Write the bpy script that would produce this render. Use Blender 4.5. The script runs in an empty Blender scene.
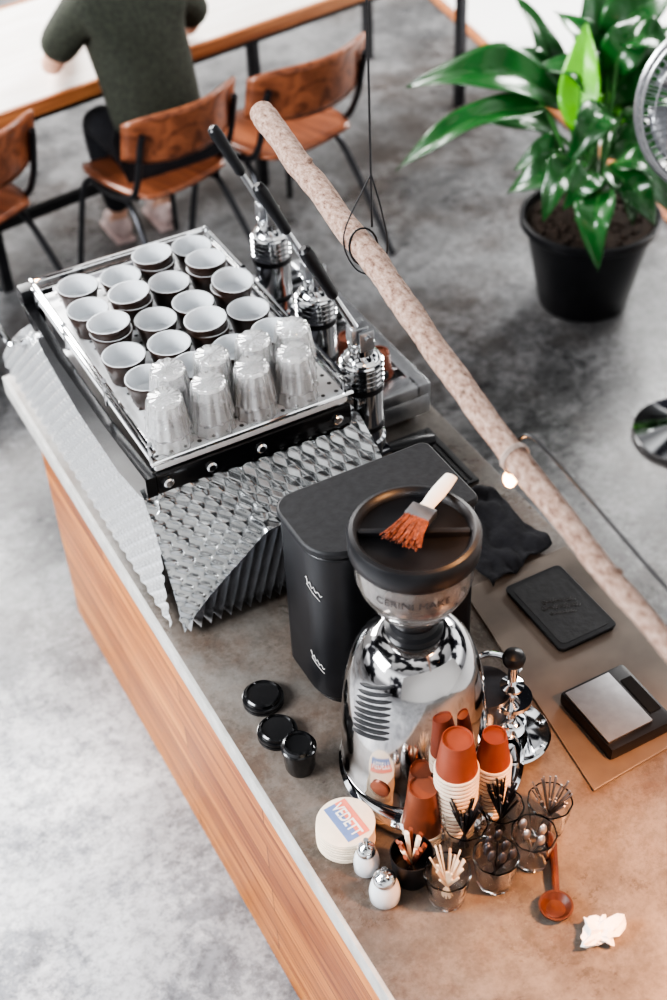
import bpy, bmesh, math, random
from math import sin, cos, pi, radians, sqrt, atan2
from mathutils import Vector, Matrix, noise
random.seed(7)
scene=bpy.context.scene
COL=scene.collection
try:
    scene.view_settings.look='AgX - High Contrast'
    scene.view_settings.exposure=0.15
except Exception as e: print(e)
# ------------------------------------------------------------------ materials
def nm(name):
    m=bpy.data.materials.new(name); m.use_nodes=True
    nt=m.node_tree; b=nt.nodes['Principled BSDF']
    return m,nt,b
def N(nt,t,**k):
    n=nt.nodes.new(t)
    for a,v in k.items(): setattr(n,a,v)
    return n
def ramp(nt,fac,stops):
    r=nt.nodes.new('ShaderNodeValToRGB'); e=r.color_ramp.elements
    while len(e)<len(stops): e.new(.5)
    for i,(p,c) in enumerate(stops):
        e[i].position=p; e[i].color=tuple(c)+(1,) if len(c)==3 else c
    nt.links.new(fac,r.inputs[0]); return r
def mapping(nt,scale=(1,1,1),rot=(0,0,0),loc=(0,0,0)):
    tc=nt.nodes.new('ShaderNodeTexCoord'); mp=nt.nodes.new('ShaderNodeMapping')
    mp.inputs['Scale'].default_value=scale; mp.inputs['Rotation'].default_value=rot; mp.inputs['Location'].default_value=loc
    nt.links.new(tc.outputs['Object'],mp.inputs[0]); return mp.outputs[0]
def bump(nt,b,h,strength=.2,dist=.01):
    n=nt.nodes.new('ShaderNodeBump'); n.inputs['Strength'].default_value=strength; n.inputs['Distance'].default_value=dist
    nt.links.new(h,n.inputs['Height']); nt.links.new(n.outputs[0],b.inputs['Normal'])
def M_plain(name,c,rough=.5,metal=0,var=.12,scale=30,bmp=0,coat=0,emit=None,es=1,trans=0,cr=.05):
    m,nt,b=nm(name)
    v=mapping(nt)
    t=N(nt,'ShaderNodeTexNoise'); t.inputs['Scale'].default_value=scale; t.inputs['Detail'].default_value=4
    nt.links.new(v,t.inputs['Vector'])
    lo=[x*(1-var) for x in c]; hi=[min(1,x*(1+var)) for x in c]
    r=ramp(nt,t.outputs['Fac'],[(.3,lo),(.7,hi)])
    nt.links.new(r.outputs[0],b.inputs['Base Color'])
    b.inputs['Roughness'].default_value=rough; b.inputs['Metallic'].default_value=metal
    if trans: b.inputs['Transmission Weight'].default_value=trans; b.inputs['IOR'].default_value=1.4
    if coat: b.inputs['Coat Weight'].default_value=coat; b.inputs['Coat Roughness'].default_value=cr
    if bmp: bump(nt,b,t.outputs['Fac'],bmp)
    if emit: b.inputs['Emission Color'].default_value=tuple(emit)+(1,); b.inputs['Emission Strength'].default_value=es
    return m
def M_wood(name,c1,c2,stretch=(30,2,30),rough=.45,planks=False):
    m,nt,b=nm(name)
    v=mapping(nt,stretch)
    t=N(nt,'ShaderNodeTexNoise'); t.inputs['Scale'].default_value=1.0; t.inputs['Detail'].default_value=7; t.inputs['Distortion'].default_value=.9
    nt.links.new(v,t.inputs['Vector'])
    r=ramp(nt,t.outputs['Fac'],[(.34,c1),(.64,c2)])
    out=r.outputs[0]
    if planks:
        sep=N(nt,'ShaderNodeSeparateXYZ'); tc=nt.nodes.new('ShaderNodeTexCoord'); nt.links.new(tc.outputs['Object'],sep.inputs[0])
        cmb=N(nt,'ShaderNodeCombineXYZ'); nt.links.new(sep.outputs[1],cmb.inputs[0]); nt.links.new(sep.outputs[2],cmb.inputs[1])
        br=N(nt,'ShaderNodeTexBrick'); nt.links.new(cmb.outputs[0],br.inputs['Vector'])
        br.inputs['Scale'].default_value=1; br.inputs['Brick Width'].default_value=.9; br.inputs['Row Height'].default_value=.083
        br.inputs['Mortar Size'].default_value=.0022; br.inputs['Mortar Smooth'].default_value=.1
        br.inputs['Color1'].default_value=(1,1,1,1); br.inputs['Color2'].default_value=(.56,.46,.38,1); br.inputs['Mortar'].default_value=(.2,.13,.09,1)
        mx=N(nt,'ShaderNodeMix',data_type='RGBA',blend_type='MULTIPLY'); mx.inputs[0].default_value=1
        nt.links.new(out,mx.inputs[6]); nt.links.new(br.outputs['Color'],mx.inputs[7]); out=mx.outputs[2]
    nt.links.new(out,b.inputs['Base Color']); b.inputs['Roughness'].default_value=rough
    bump(nt,b,t.outputs['Fac'],.1)
    return m
def M_concrete(name,dark,light,stain,sc=1.2,rough=.5,lit_and_white_zones=False,stain_amt=.5,pale=None,speck=.72,pamt=.55,soft=.0):
    m,nt,b=nm(name); v=mapping(nt)
    t=N(nt,'ShaderNodeTexNoise'); t.inputs['Scale'].default_value=sc; t.inputs['Detail'].default_value=12; t.inputs['Roughness'].default_value=.74; t.inputs['Distortion'].default_value=.35; nt.links.new(v,t.inputs['Vector'])
    r=ramp(nt,t.outputs['Fac'],[(.40-soft,dark),(.5,[(a+c)/2 for a,c in zip(dark,light)]),(.59+soft,light)])
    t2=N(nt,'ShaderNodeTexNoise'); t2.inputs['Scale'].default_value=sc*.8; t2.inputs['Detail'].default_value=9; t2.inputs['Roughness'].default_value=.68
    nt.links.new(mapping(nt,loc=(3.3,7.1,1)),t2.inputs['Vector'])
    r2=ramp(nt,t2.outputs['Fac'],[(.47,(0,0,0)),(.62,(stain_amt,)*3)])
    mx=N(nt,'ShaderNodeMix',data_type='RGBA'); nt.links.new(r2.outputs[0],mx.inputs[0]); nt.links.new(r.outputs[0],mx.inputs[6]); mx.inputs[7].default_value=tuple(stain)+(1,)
    out=mx.outputs[2]
    t4=N(nt,'ShaderNodeTexNoise'); t4.inputs['Scale'].default_value=sc*4; t4.inputs['Detail'].default_value=12; t4.inputs['Roughness'].default_value=.85; nt.links.new(mapping(nt,loc=(9,2,4)),t4.inputs['Vector'])
    r4=ramp(nt,t4.outputs['Fac'],[(.48,(0,0,0)),(.57,(pamt,)*3)])
    m4=N(nt,'ShaderNodeMix',data_type='RGBA'); nt.links.new(r4.outputs[0],m4.inputs[0]); nt.links.new(out,m4.inputs[6]); m4.inputs[7].default_value=tuple(pale)+(1,); out=m4.outputs[2]
    t3=N(nt,'ShaderNodeTexNoise'); t3.inputs['Scale'].default_value=sc*30; t3.inputs['Detail'].default_value=7; t3.inputs['Roughness'].default_value=.75; nt.links.new(v,t3.inputs['Vector'])
    r3=ramp(nt,t3.outputs['Fac'],[(.36,(speck,)*3),(.54,(1.0,1.0,1.0))])
    mm=N(nt,'ShaderNodeMix',data_type='RGBA',blend_type='MULTIPLY'); mm.inputs[0].default_value=1; nt.links.new(out,mm.inputs[6]); nt.links.new(r3.outputs[0],mm.inputs[7])
    out=mm.outputs[2]
    if lit_and_white_zones:
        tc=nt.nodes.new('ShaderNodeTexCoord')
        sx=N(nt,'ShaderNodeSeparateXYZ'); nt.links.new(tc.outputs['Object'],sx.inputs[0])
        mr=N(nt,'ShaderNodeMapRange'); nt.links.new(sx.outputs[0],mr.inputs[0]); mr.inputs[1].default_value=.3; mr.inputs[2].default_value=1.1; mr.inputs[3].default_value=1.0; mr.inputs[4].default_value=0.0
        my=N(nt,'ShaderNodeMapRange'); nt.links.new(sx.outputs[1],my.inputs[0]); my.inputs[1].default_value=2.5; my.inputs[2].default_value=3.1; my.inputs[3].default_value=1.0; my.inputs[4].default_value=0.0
        r5=ramp(nt,t.outputs['Fac'],[(.38,(.38,.385,.40)),(.5,(.54,.55,.57)),(.58,(.74,.75,.76))])  # paler greys paint the window light on the near left floor into its colour
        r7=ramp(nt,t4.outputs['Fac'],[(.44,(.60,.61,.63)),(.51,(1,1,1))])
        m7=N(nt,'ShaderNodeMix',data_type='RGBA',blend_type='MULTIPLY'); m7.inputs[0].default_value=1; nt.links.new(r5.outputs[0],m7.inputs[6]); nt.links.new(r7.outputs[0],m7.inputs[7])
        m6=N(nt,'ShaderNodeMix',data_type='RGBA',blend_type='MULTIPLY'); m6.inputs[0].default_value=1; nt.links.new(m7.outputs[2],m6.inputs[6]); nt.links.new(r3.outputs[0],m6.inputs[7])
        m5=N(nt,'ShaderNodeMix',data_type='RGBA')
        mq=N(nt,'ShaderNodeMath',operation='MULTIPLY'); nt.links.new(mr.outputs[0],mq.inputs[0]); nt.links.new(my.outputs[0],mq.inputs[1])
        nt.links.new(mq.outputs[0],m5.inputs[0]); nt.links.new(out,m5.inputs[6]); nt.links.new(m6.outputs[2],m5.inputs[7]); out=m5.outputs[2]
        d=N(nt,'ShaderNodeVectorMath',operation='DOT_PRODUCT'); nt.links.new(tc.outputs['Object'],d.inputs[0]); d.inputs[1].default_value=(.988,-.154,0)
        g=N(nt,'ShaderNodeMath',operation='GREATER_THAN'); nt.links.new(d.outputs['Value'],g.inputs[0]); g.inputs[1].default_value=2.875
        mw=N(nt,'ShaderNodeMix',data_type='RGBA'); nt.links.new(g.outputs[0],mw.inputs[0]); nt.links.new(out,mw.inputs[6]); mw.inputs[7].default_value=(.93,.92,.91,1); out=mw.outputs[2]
    nt.links.new(out,b.inputs['Base Color'])
    rr=ramp(nt,t.outputs['Fac'],[(.3,(rough-.1,)*3),(.7,(rough+.15,)*3)]); nt.links.new(rr.outputs[0],b.inputs['Roughness'])
    bump(nt,b,t3.outputs['Fac'],.08)
    return m
def M_dots(name,base,dot,sc=55,metal=.6,rough=.3):
    m,nt,b=nm(name)
    v=mapping(nt,(sc,sc,1)); fr=N(nt,'ShaderNodeVectorMath',operation='FRACTION'); nt.links.new(v,fr.inputs[0])
    su=N(nt,'ShaderNodeVectorMath',operation='SUBTRACT'); su.inputs[1].default_value=(.5,.5,0); nt.links.new(fr.outputs[0],su.inputs[0])
    mu=N(nt,'ShaderNodeVectorMath',operation='MULTIPLY'); mu.inputs[1].default_value=(1,1,0); nt.links.new(su.outputs[0],mu.inputs[0])
    ln=N(nt,'ShaderNodeVectorMath',operation='LENGTH'); nt.links.new(mu.outputs[0],ln.inputs[0])
    r=ramp(nt,ln.outputs['Value'],[(.13,dot),(.17,base)])
    nt.links.new(r.outputs[0],b.inputs['Base Color']); b.inputs['Metallic'].default_value=metal; b.inputs['Roughness'].default_value=rough
    return m
chrome=M_plain('chrome',(.82,.83,.84),.07,1,.04,8)
chromeg=M_plain('grinder_chrome',(.56,.55,.55),.09,1,.05,8)
steel=M_plain('brushed_steel',(.66,.67,.69),.28,1,.1,40)
backplate=M_plain('stamped_steel',(.86,.87,.88),.26,.75,.06,30)
tread=M_plain('tread_plate',(.50,.515,.52),.2,1,.25,9)
palesteel=M_plain('grille_steel',(.36,.37,.39),.3,.8,.08,40)
greysteel=M_plain('dull_steel',(.30,.30,.31),.4,.8,.1,40)
darksteel=M_plain('dark_steel',(.09,.09,.1),.3,.8,.2,20)
black=M_plain('black_plastic',(.010,.010,.012),.38,0,.2,25)
blackm=M_plain('black_matte',(.014,.014,.016),.55,0,.3,60,.1)
rubber=M_plain('black_gloss',(.008,.008,.009),.2,0,.2,25,coat=.4)
white=M_plain('white_glaze',(.66,.68,.70),.2,0,.03,10,coat=.4)
cream=M_plain('cream_paper',(.84,.72,.58),.6,0,.06,40)
paperw=M_plain('white_paper',(.9,.89,.87),.7,0,.04,30,.1)
cupdark=M_plain('dark_brown_glaze',(.03,.015,.010),.3,0,.3,25,coat=.4)
redpaper=M_plain('coral_red_paper',(.27,.065,.034),.45,0,.1,30)
copper=M_plain('copper_paper',(.25,.085,.05),.38,.3,.1,30)
glass=M_plain('clear_glass',(1,1,1),.03,0,.02,20,trans=1)
tumglass=M_plain('worn_clear_glass',(1,1,1),.04,0,.01,30,trans=.82,coat=1)
hopglass=M_plain('hopper_plastic',(.72,.68,.65),.06,0,.03,30,trans=.9,coat=.4)
chairwood=M_wood('chair_plywood',(.13,.042,.022),(.34,.12,.058),(20,3,20),.3)
panelwood=M_wood('counter_panel_wood',(.30,.075,.010),(.64,.24,.045),(48,2.2,48),.4,planks=True)
edgewood=M_wood('table_edge_wood',(.30,.10,.04),(.52,.22,.09),(2,26,26),.4)
tabletop_m=M_wood('pale_table_wood',(.8,.75,.7),(.92,.89,.86),(2,14,14),.3)
spoonwood=M_wood('spoon_wood',(.045,.014,.008),(.11,.035,.018),(20,20,20),.4)
lightwood=M_wood('light_wood',(.62,.45,.3),(.8,.66,.5),(40,40,8),.5)
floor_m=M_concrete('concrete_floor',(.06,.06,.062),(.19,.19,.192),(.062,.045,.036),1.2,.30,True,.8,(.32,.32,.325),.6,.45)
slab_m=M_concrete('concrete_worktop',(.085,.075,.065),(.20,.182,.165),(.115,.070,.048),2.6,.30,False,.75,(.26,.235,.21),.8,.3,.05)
lit_slabedge=M_plain('lit_slab_edge_concrete',(.46,.45,.43),.6,0,.15,25,.1)  # lighter than the slab: light caught by the front lip, put into the colour
mat_m=M_plain('grey_mat',(.15,.125,.105),.42,0,.35,5,.05)
leaf_m=M_plain('leaf_green',(.016,.095,.018),.28,0,.45,4,coat=.5,cr=.12)
leafb_m=M_plain('bright_leaf_green',(.16,.52,.03),.35,0,.2,5,coat=.2,cr=.2)
stem_m=M_plain('stem_green',(.05,.17,.04),.4,0,.3,20)
soil_m=M_plain('soil',(.04,.025,.018),.9,0,.5,60,.6)
skin_m=M_plain('skin',(.62,.36,.26),.5,0,.08,20)
shirt_m=M_plain('olive_cloth',(.034,.038,.027),.85,0,.3,60,.3)
jean_m=M_plain('black_cloth',(.012,.012,.016),.85,0,.3,60,.3)
hair_m=M_plain('brown_hair',(.06,.035,.02),.6,0,.4,80,.5)
shoe_m=M_plain('pale_shoe',(.55,.42,.4),.6,0,.1,30)
metalgrey=M_plain('chair_metal',(.05,.05,.055),.35,.7,.2,20)
bristle_m=M_plain('copper_bristle',(.24,.075,.042),.7,0,.5,150,.6)
handle_m=M_plain('white_painted_handle',(.8,.76,.7),.4,0,.06,20)
cordw=M_plain('pale_tape',(.55,.45,.4),.5,0,.1,20)
blue_m=M_plain('blue_print',(.16,.24,.46),.5); red_m=M_plain('red_print',(.78,.22,.15),.5)
graylogo=M_plain('grey_print',(.12,.12,.12),.5); whiteprint=M_plain('white_print',(.85,.83,.8),.5); paleprint=M_plain('pale_print',(.07,.06,.06),.5)
bulb_m=M_plain('warm_bulb',(1,.7,.4),.3,emit=(1,.5,.22),es=14)
screen_m=M_plain('scale_screen',(.02,.02,.02),.15)
bark,nt,b_=nm('pale_bark')
t=N(nt,'ShaderNodeTexNoise'); t.inputs['Scale'].default_value=120; t.inputs['Detail'].default_value=9; t.inputs['Roughness'].default_value=.78; nt.links.new(mapping(nt,(1,.5,1)),t.inputs['Vector'])
r=ramp(nt,t.outputs['Fac'],[(.36,(.13,.06,.04)),(.46,(.38,.235,.175)),(.60,(.58,.42,.35))]); nt.links.new(r.outputs[0],b_.inputs['Base Color']); b_.inputs['Roughness'].default_value=.75; bump(nt,b_,t.outputs['Fac'],.8,.01)
perf=M_dots('perforated_tray',(.88,.89,.90),(.08,.08,.08),30,.12,.3)
soilc=M_plain('coffee_brown',(.1,.05,.03),.7,0,.4,80,.3)
# ------------------------------------------------------------------ mesh builder
def cat(pts,n=6):
    P=[Vector(p) for p in pts]; out=[]
    for i in range(len(P)-1):
        p0=P[max(i-1,0)];p1=P[i];p2=P[i+1];p3=P[min(i+2,len(P)-1)]
        for k in range(n):
            t=k/n
            out.append(.5*((2*p1)+(p2-p0)*t+(2*p0-5*p1+4*p2-p3)*t*t+(3*p1-p0-3*p2+p3)*t**3))
    out.append(P[-1]); return out
class B:
    def __init__(s): s.v=[];s.f=[];s.m=[]
    def add(s,vs,fs,mi=0,T=None):
        o=len(s.v)
        for p in vs:
            p=Vector(p)
            if T is not None: p=T@p
            s.v.append(p)
        for f in fs: s.f.append([o+i for i in f]); s.m.append(mi)
        return s
    def lathe(s,prof,seg=32,T=None,mi=0,c=(0,0,0),flute=0,fn=0):
        vs=[];fs=[];rings=[]
        for r,z in prof:
            if r<1e-6: rings.append([len(vs)]); vs.append((c[0],c[1],c[2]+z))
            else:
                ring=[]
                for k in range(seg):
                    a=2*pi*k/seg; rr=r*(1+(flute*cos(fn*a) if flute else 0))
                    ring.append(len(vs)); vs.append((c[0]+rr*cos(a),c[1]+rr*sin(a),c[2]+z))
                rings.append(ring)
        for A,C in zip(rings,rings[1:]):
            if len(A)==1 and len(C)==1: continue
            for k in range(seg):
                k2=(k+1)%seg
                if len(A)==1: fs.append((A[0],C[k],C[k2]))
                elif len(C)==1: fs.append((A[k],A[k2],C[0]))
                else: fs.append((A[k],A[k2],C[k2],C[k]))
        return s.add(vs,fs,mi,T)
    def box(s,x0,x1,y0,y1,z0,z1,mi=0,T=None,bev=0):
        bm=bmesh.new(); bmesh.ops.create_cube(bm,size=1)
        for v in bm.verts: v.co=Vector(((x0+x1)/2+v.co.x*(x1-x0),(y0+y1)/2+v.co.y*(y1-y0),(z0+z1)/2+v.co.z*(z1-z0)))
        if bev: bmesh.ops.bevel(bm,geom=bm.edges[:],offset=bev,segments=2,affect='EDGES',profile=.7)
        bm.verts.index_update()
        s.add([v.co.copy() for v in bm.verts],[[v.index for v in f.verts] for f in bm.faces],mi,T); bm.free(); return s
    def tube(s,pts,r,seg=8,mi=0,T=None,caps=True,flat=1):
        P=[Vector(p) for p in pts]; n=len(P); R=r if isinstance(r,(list,tuple)) else [r]*n
        tan=[(P[min(i+1,n-1)]-P[max(i-1,0)]).normalized() for i in range(n)]
        up=Vector((0,0,1)) if abs(tan[0].z)<.9 else Vector((1,0,0))
        vs=[];fs=[];nrm=(up-tan[0]*up.dot(tan[0])).normalized()
        for i in range(n):
            nrm=(nrm-tan[i]*nrm.dot(tan[i])).normalized(); bi=tan[i].cross(nrm)
            for k in range(seg):
                a=2*pi*k/seg; vs.append(P[i]+(bi*cos(a)+nrm*sin(a)*flat)*R[i])
        for i in range(n-1):
            for k in range(seg):
                k2=(k+1)%seg; fs.append((i*seg+k,i*seg+k2,(i+1)*seg+k2,(i+1)*seg+k))
        if caps: fs.append(list(range(seg))[::-1]); fs.append([(n-1)*seg+k for k in range(seg)])
        return s.add(vs,fs,mi,T)
    def prism(s,poly,d0,d1,axis='X',mi=0,T=None):
        n=len(poly)
        def mk(p,d): return {'X':(d,p[0],p[1]),'Y':(p[0],d,p[1]),'Z':(p[0],p[1],d)}[axis]
        vs=[mk(p,d0) for p in poly]+[mk(p,d1) for p in poly]
        fs=[list(range(n)),list(range(n,2*n))[::-1]]+[(i,(i+1)%n,n+(i+1)%n,n+i) for i in range(n)]
        return s.add(vs,fs,mi,T)
    def ball(s,c,r,sc=(1,1,1),seg=16,mi=0,T=None):
        prof=[(r*sin(pi*i/8),-r*cos(pi*i/8)) for i in range(9)]; prof[0]=(0,-r); prof[-1]=(0,r)
        TT=Matrix.Translation(c)@Matrix.Diagonal((sc[0],sc[1],sc[2],1))
        if T is not None: TT=T@TT
        return s.lathe(prof,seg,TT,mi)
    def grid(s,fn,nu,nv,mi=0,T=None):
        vs=[fn(i/nu,j/nv) for i in range(nu+1) for j in range(nv+1)]
        fs=[(i*(nv+1)+j,(i+1)*(nv+1)+j,(i+1)*(nv+1)+j+1,i*(nv+1)+j+1) for i in range(nu) for j in range(nv)]
        return s.add(vs,fs,mi,T)
    def make(s,name,mats,parent=None,world=False,loc=None,solid=0,sub=0,ang=35,label=None,bev=0):
        me=bpy.data.meshes.new(name)
        off=Vector(parent.location) if (parent is not None and world) else Vector((0,0,0))
        if loc is not None and world: off=Vector(loc)
        me.from_pydata([tuple(p-off) for p in s.v],[],s.f)
        if not isinstance(mats,(list,tuple)): mats=[mats]
        for m in mats: me.materials.append(m)
        for p,mi in zip(me.polygons,s.m): p.material_index=mi; p.use_smooth=True
        bm=bmesh.new(); bm.from_mesh(me); bmesh.ops.recalc_face_normals(bm,faces=bm.faces); bm.to_mesh(me); bm.free()
        me.set_sharp_from_angle(angle=radians(ang))
        o=bpy.data.objects.new(name,me); COL.objects.link(o)
        if loc is not None: o.location=loc
        if parent is not None: o.parent=parent
        if solid: 
            q=o.modifiers.new('s','SOLIDIFY'); q.thickness=solid; q.offset=0
        if bev:
            q=o.modifiers.new('b','BEVEL'); q.width=bev; q.segments=2; q.limit_method='ANGLE'
        if label: o['label']=label
        return o
def tag(o,label,cat_,group=None):
    o['label']=label; o['category']=cat_
    if group: o['group']=group
    return o
def thing(name,loc,label,cat_,group=None,rz=0):
    o=bpy.data.objects.new(name,None); o.empty_display_size=.05; COL.objects.link(o); o.location=loc; o.rotation_euler=(0,0,rz)
    return tag(o,label,cat_,group)
def clone(src,loc=None,parent=None):
    c=src.copy(); COL.objects.link(c)
    if parent is not None: c.parent=parent
    if loc is not None: c.location=loc
    for ch in list(src.children): clone(ch,parent=c)
    return c
def Tm(loc=(0,0,0),rx=0,ry=0,rz=0,s=1):
    return Matrix.Translation(loc)@Matrix.Rotation(rz,4,'Z')@Matrix.Rotation(ry,4,'Y')@Matrix.Rotation(rx,4,'X')@Matrix.Scale(s,4)
def textgeo(txt,size,ext=.0006,off=.012):
    c=bpy.data.curves.new('t','FONT'); c.body=txt; c.size=size; c.extrude=ext; c.align_x='CENTER'; c.align_y='CENTER'; c.offset=size*off
    o=bpy.data.objects.new('t',c); COL.objects.link(o); bpy.context.view_layer.update()
    dg=bpy.context.evaluated_depsgraph_get(); me=bpy.data.meshes.new_from_object(o.evaluated_get(dg))
    vs=[v.co.copy() for v in me.vertices]; fs=[list(p.vertices) for p in me.polygons]
    bpy.data.objects.remove(o); return vs,fs
ZC=.72
# ------------------------------------------------------------------ setting
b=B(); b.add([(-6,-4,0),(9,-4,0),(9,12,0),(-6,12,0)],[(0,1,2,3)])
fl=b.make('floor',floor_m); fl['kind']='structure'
for nme,x0,x1,y0,y1 in (('wall_north',-6,9,12,12.1),('wall_south',-6,9,-4.1,-4)):
    wl=B().box(x0,x1,y0,y1,0,5.0).make(nme,paperw); wl['kind']='structure'
b=B(); d=Vector((.154,.988,0)); n_=Vector((.988,-.154,0)); p0=Vector((3.502,3.798,0))
a0=p0-d*2.5; a1=p0+d*5
b.add([a0-n_*.02,a0+n_*.03,a1+n_*.03,a1-n_*.02,a0-n_*.02+Vector((0,0,.012)),a0+n_*.03+Vector((0,0,.012)),a1+n_*.03+Vector((0,0,.012)),a1-n_*.02+Vector((0,0,.012))],[(0,1,2,3),(4,5,6,7),(0,1,5,4),(1,2,6,5),(2,3,7,6),(3,0,4,7)])
tr=b.make('trim_1',edgewood); tr['kind']='structure'
# ------------------------------------------------------------------ counter
ct=thing('counter',(1.05,1.6,0),'long bar counter with orange timber plank front','counter')
B().box(.625,1.5,.1,2.92,0,.660).make('body',blackm,ct,True)
B().box(.603,.625,.1,2.94,0,.660,bev=.002).make('front_panel',panelwood,ct,True,label='orange wooden plank cladding')
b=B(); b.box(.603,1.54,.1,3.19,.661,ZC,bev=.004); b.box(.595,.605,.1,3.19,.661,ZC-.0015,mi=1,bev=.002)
wt=b.make('worktop',[slab_m,lit_slabedge],loc=(1.05,1.6,.661),world=True)
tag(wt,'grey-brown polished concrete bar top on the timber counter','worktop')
# ------------------------------------------------------------------ espresso machine
em=thing('espresso_machine',(.9,2.6,ZC),'polished steel three-lever espresso machine with cups on top','coffee machine')
B().box(.72,1.10,2.2,3.02,.79,1.07,bev=.01).make('body',darksteel,em,True)
def studs(a,c,pa,pc):
    # staggered rows of raised lozenges pressed into the sheet, 0..1
    row=math.floor(c/pc); aa=(a/pa+.5*(row%2))%1-.5; cc=(c/pc)%1-.5
    q=abs(aa+.5*cc)*2.3+abs(cc)*1.5
    return max(0,1-q)**.8
def bp(u,v):
    z=.742+v*.30; y0=2.055+.10*v; y1=3.22-.30*v**1.3
    y=y0+(y1-y0)*u
    return Vector((.618+.049*v**1.6-.007*studs(y,z,.042,.021), y, z))
B().grid(bp,300,100).make('back_panel',backplate,em,True,ang=60,label='stamped steel sheet with raised lozenge studs')
def zlow(u): return .742+.19*min(1,max(0,u)*2.4)**.8+.03*u
def ep(u,v):
    x=.635+.53*u
    zb=zlow(u)
    z=1.045+(zb-1.045)*v
    y=2.185-.155*v**.75
    h=.0055*studs(x,z,.036,.019)+.004*noise.noise(Vector((x*14,z*14,.5)))
    return Vector((x,y-h*.8,z+h*.6))
B().grid(ep,150,90).make('end_panel',tread,em,True,ang=60,label='dark shiny embossed steel end cover')
b=B()
xs_=[.66+.48*i/24 for i in range(25)]
b.prism([(x,.738) for x in (xs_[0],xs_[-1])]+[(x,zlow((x-.635)/.53)-.014) for x in xs_[::-1]],2.070,2.090,'Y',mi=1)
nf=20
for i in range(nf):
    x=.640+i*.0245
    z1=zlow((x+.06-.635)/.53)-.008
    if z1<.752: continue
    sh=.065*(z1-.735)/.2
    b.add([(x,2.075,.737),(x+.010,2.030,.737),(x+.0225,2.075,.737),(x+sh,2.075,z1),(x+.010+sh,2.040,z1),(x+.0225+sh,2.075,z1)],[(0,1,4,3),(1,2,5,4),(0,2,1),(3,4,5),(0,3,5,2)])
b.make('ribbed_end',[steel,blackm],em,True,ang=20,label='folded steel fins on lower end')
b=B()
b.box(.665,1.135,2.15,2.165,1.045,1.096,bev=.006)
b.make('end_beam',rubber,em,True,label='glossy black cross beam')
b=B()
upc=[(2.15,1.096),(2.4,1.075),(2.7,1.07),(2.95,1.10)]
lo=[(2.95,1.085),(2.82,1.01),(2.6,.975),(2.35,.975),(2.2,1.01),(2.15,1.045)]
b.prism(upc+lo,.640,.664,'X')
b.make('side_beam',rubber,em,True,label='glossy black curved side beam')
for x,z in ((.69,1.070),(.79,1.070),(.91,1.070),(1.1,1.070)):
    B().lathe([(0,0),(.012,0),(.012,.006),(.008,.009),(0,.009)],16,Tm((x,2.151,z),rx=radians(90))).make('screw',chrome,em,True)
B().box(.67,1.13,2.16,2.90,1.10,1.12,bev=.003).make('cup_tray',perf,em,True,label='white perforated steel cup tray')
b=B()
for x in (.668,1.132):
    for z in (1.137,1.162): b.tube([(x,2.15,z),(x,2.91,z)],.0055,8)
    for y in (2.17,2.43,2.68,2.89): b.tube([(x,y,1.10),(x,y,1.17)],.006,8)
for z in (1.137,1.162): b.tube([(.665,2.905,z),(1.135,2.905,z)],.0055,8)
b.tube([(.66,2.15,1.13),(1.14,2.15,1.13)],.005,8)
b.make('cup_rail',chrome,em,True)
b=B(); b.tube(cat([(.64,3.17,1.0),(.62,3.19,.96),(.60,3.18,.95),(.60,3.02,.94),(.62,3.0,.94),(.64,3.0,.94)],5),.009,8)
b.box(.64,.72,2.92,2.96,1.09,1.13,mi=1,bev=.004); b.box(.65,.68,2.89,2.99,1.05,1.09,mi=1,bev=.004)
b.make('towel_rail',[chrome,black],em,True)
b=B(); b.tube([(1.13,2.2,1.02),(1.13,3.0,1.02)],.055,24); b.box(1.08,1.16,2.19,3.02,.84,.98,mi=1,bev=.01)
for y in (2.2,2.35,2.65,2.98): b.tube([(1.13,y-.012,1.02),(1.13,y+.012,1.02)],.062,24,mi=2)
b.make('boiler',[darksteel,steel,chrome],em,True)
b=B(); b.box(1.13,1.51,2.42,3.12,.74,.80,bev=.008); 
b.box(1.13,1.16,2.42,3.12,.80,.83); b.box(1.47,1.51,2.42,3.12,.80,.835,bev=.003); b.box(1.16,1.48,2.42,2.47,.80,.835,bev=.003); b.box(1.16,1.48,3.08,3.12,.80,.83)
for i in range(14): y=2.48+i*.044; b.box(1.16,1.48,y,y+.012,.815,.825)
b.box(1.16,1.48,2.46,3.08,.80,.805,mi=1)
b.make('drip_tray',[steel,blackm],em,True)
for x,y in ((.70,2.16),(.70,3.1),(1.1,2.16),(1.1,3.1),(1.47,2.46),(1.47,3.08)):
    B().lathe([(0,0),(.022,0),(.022,.015),(.014,.03),(.014,.075),(0,.075)],16,c=(x,y,ZC)).make('foot',chrome,em,True)
gpos=[(1.200,2.215),(1.235,2.50),(1.265,2.80)]
g0=None
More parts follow.
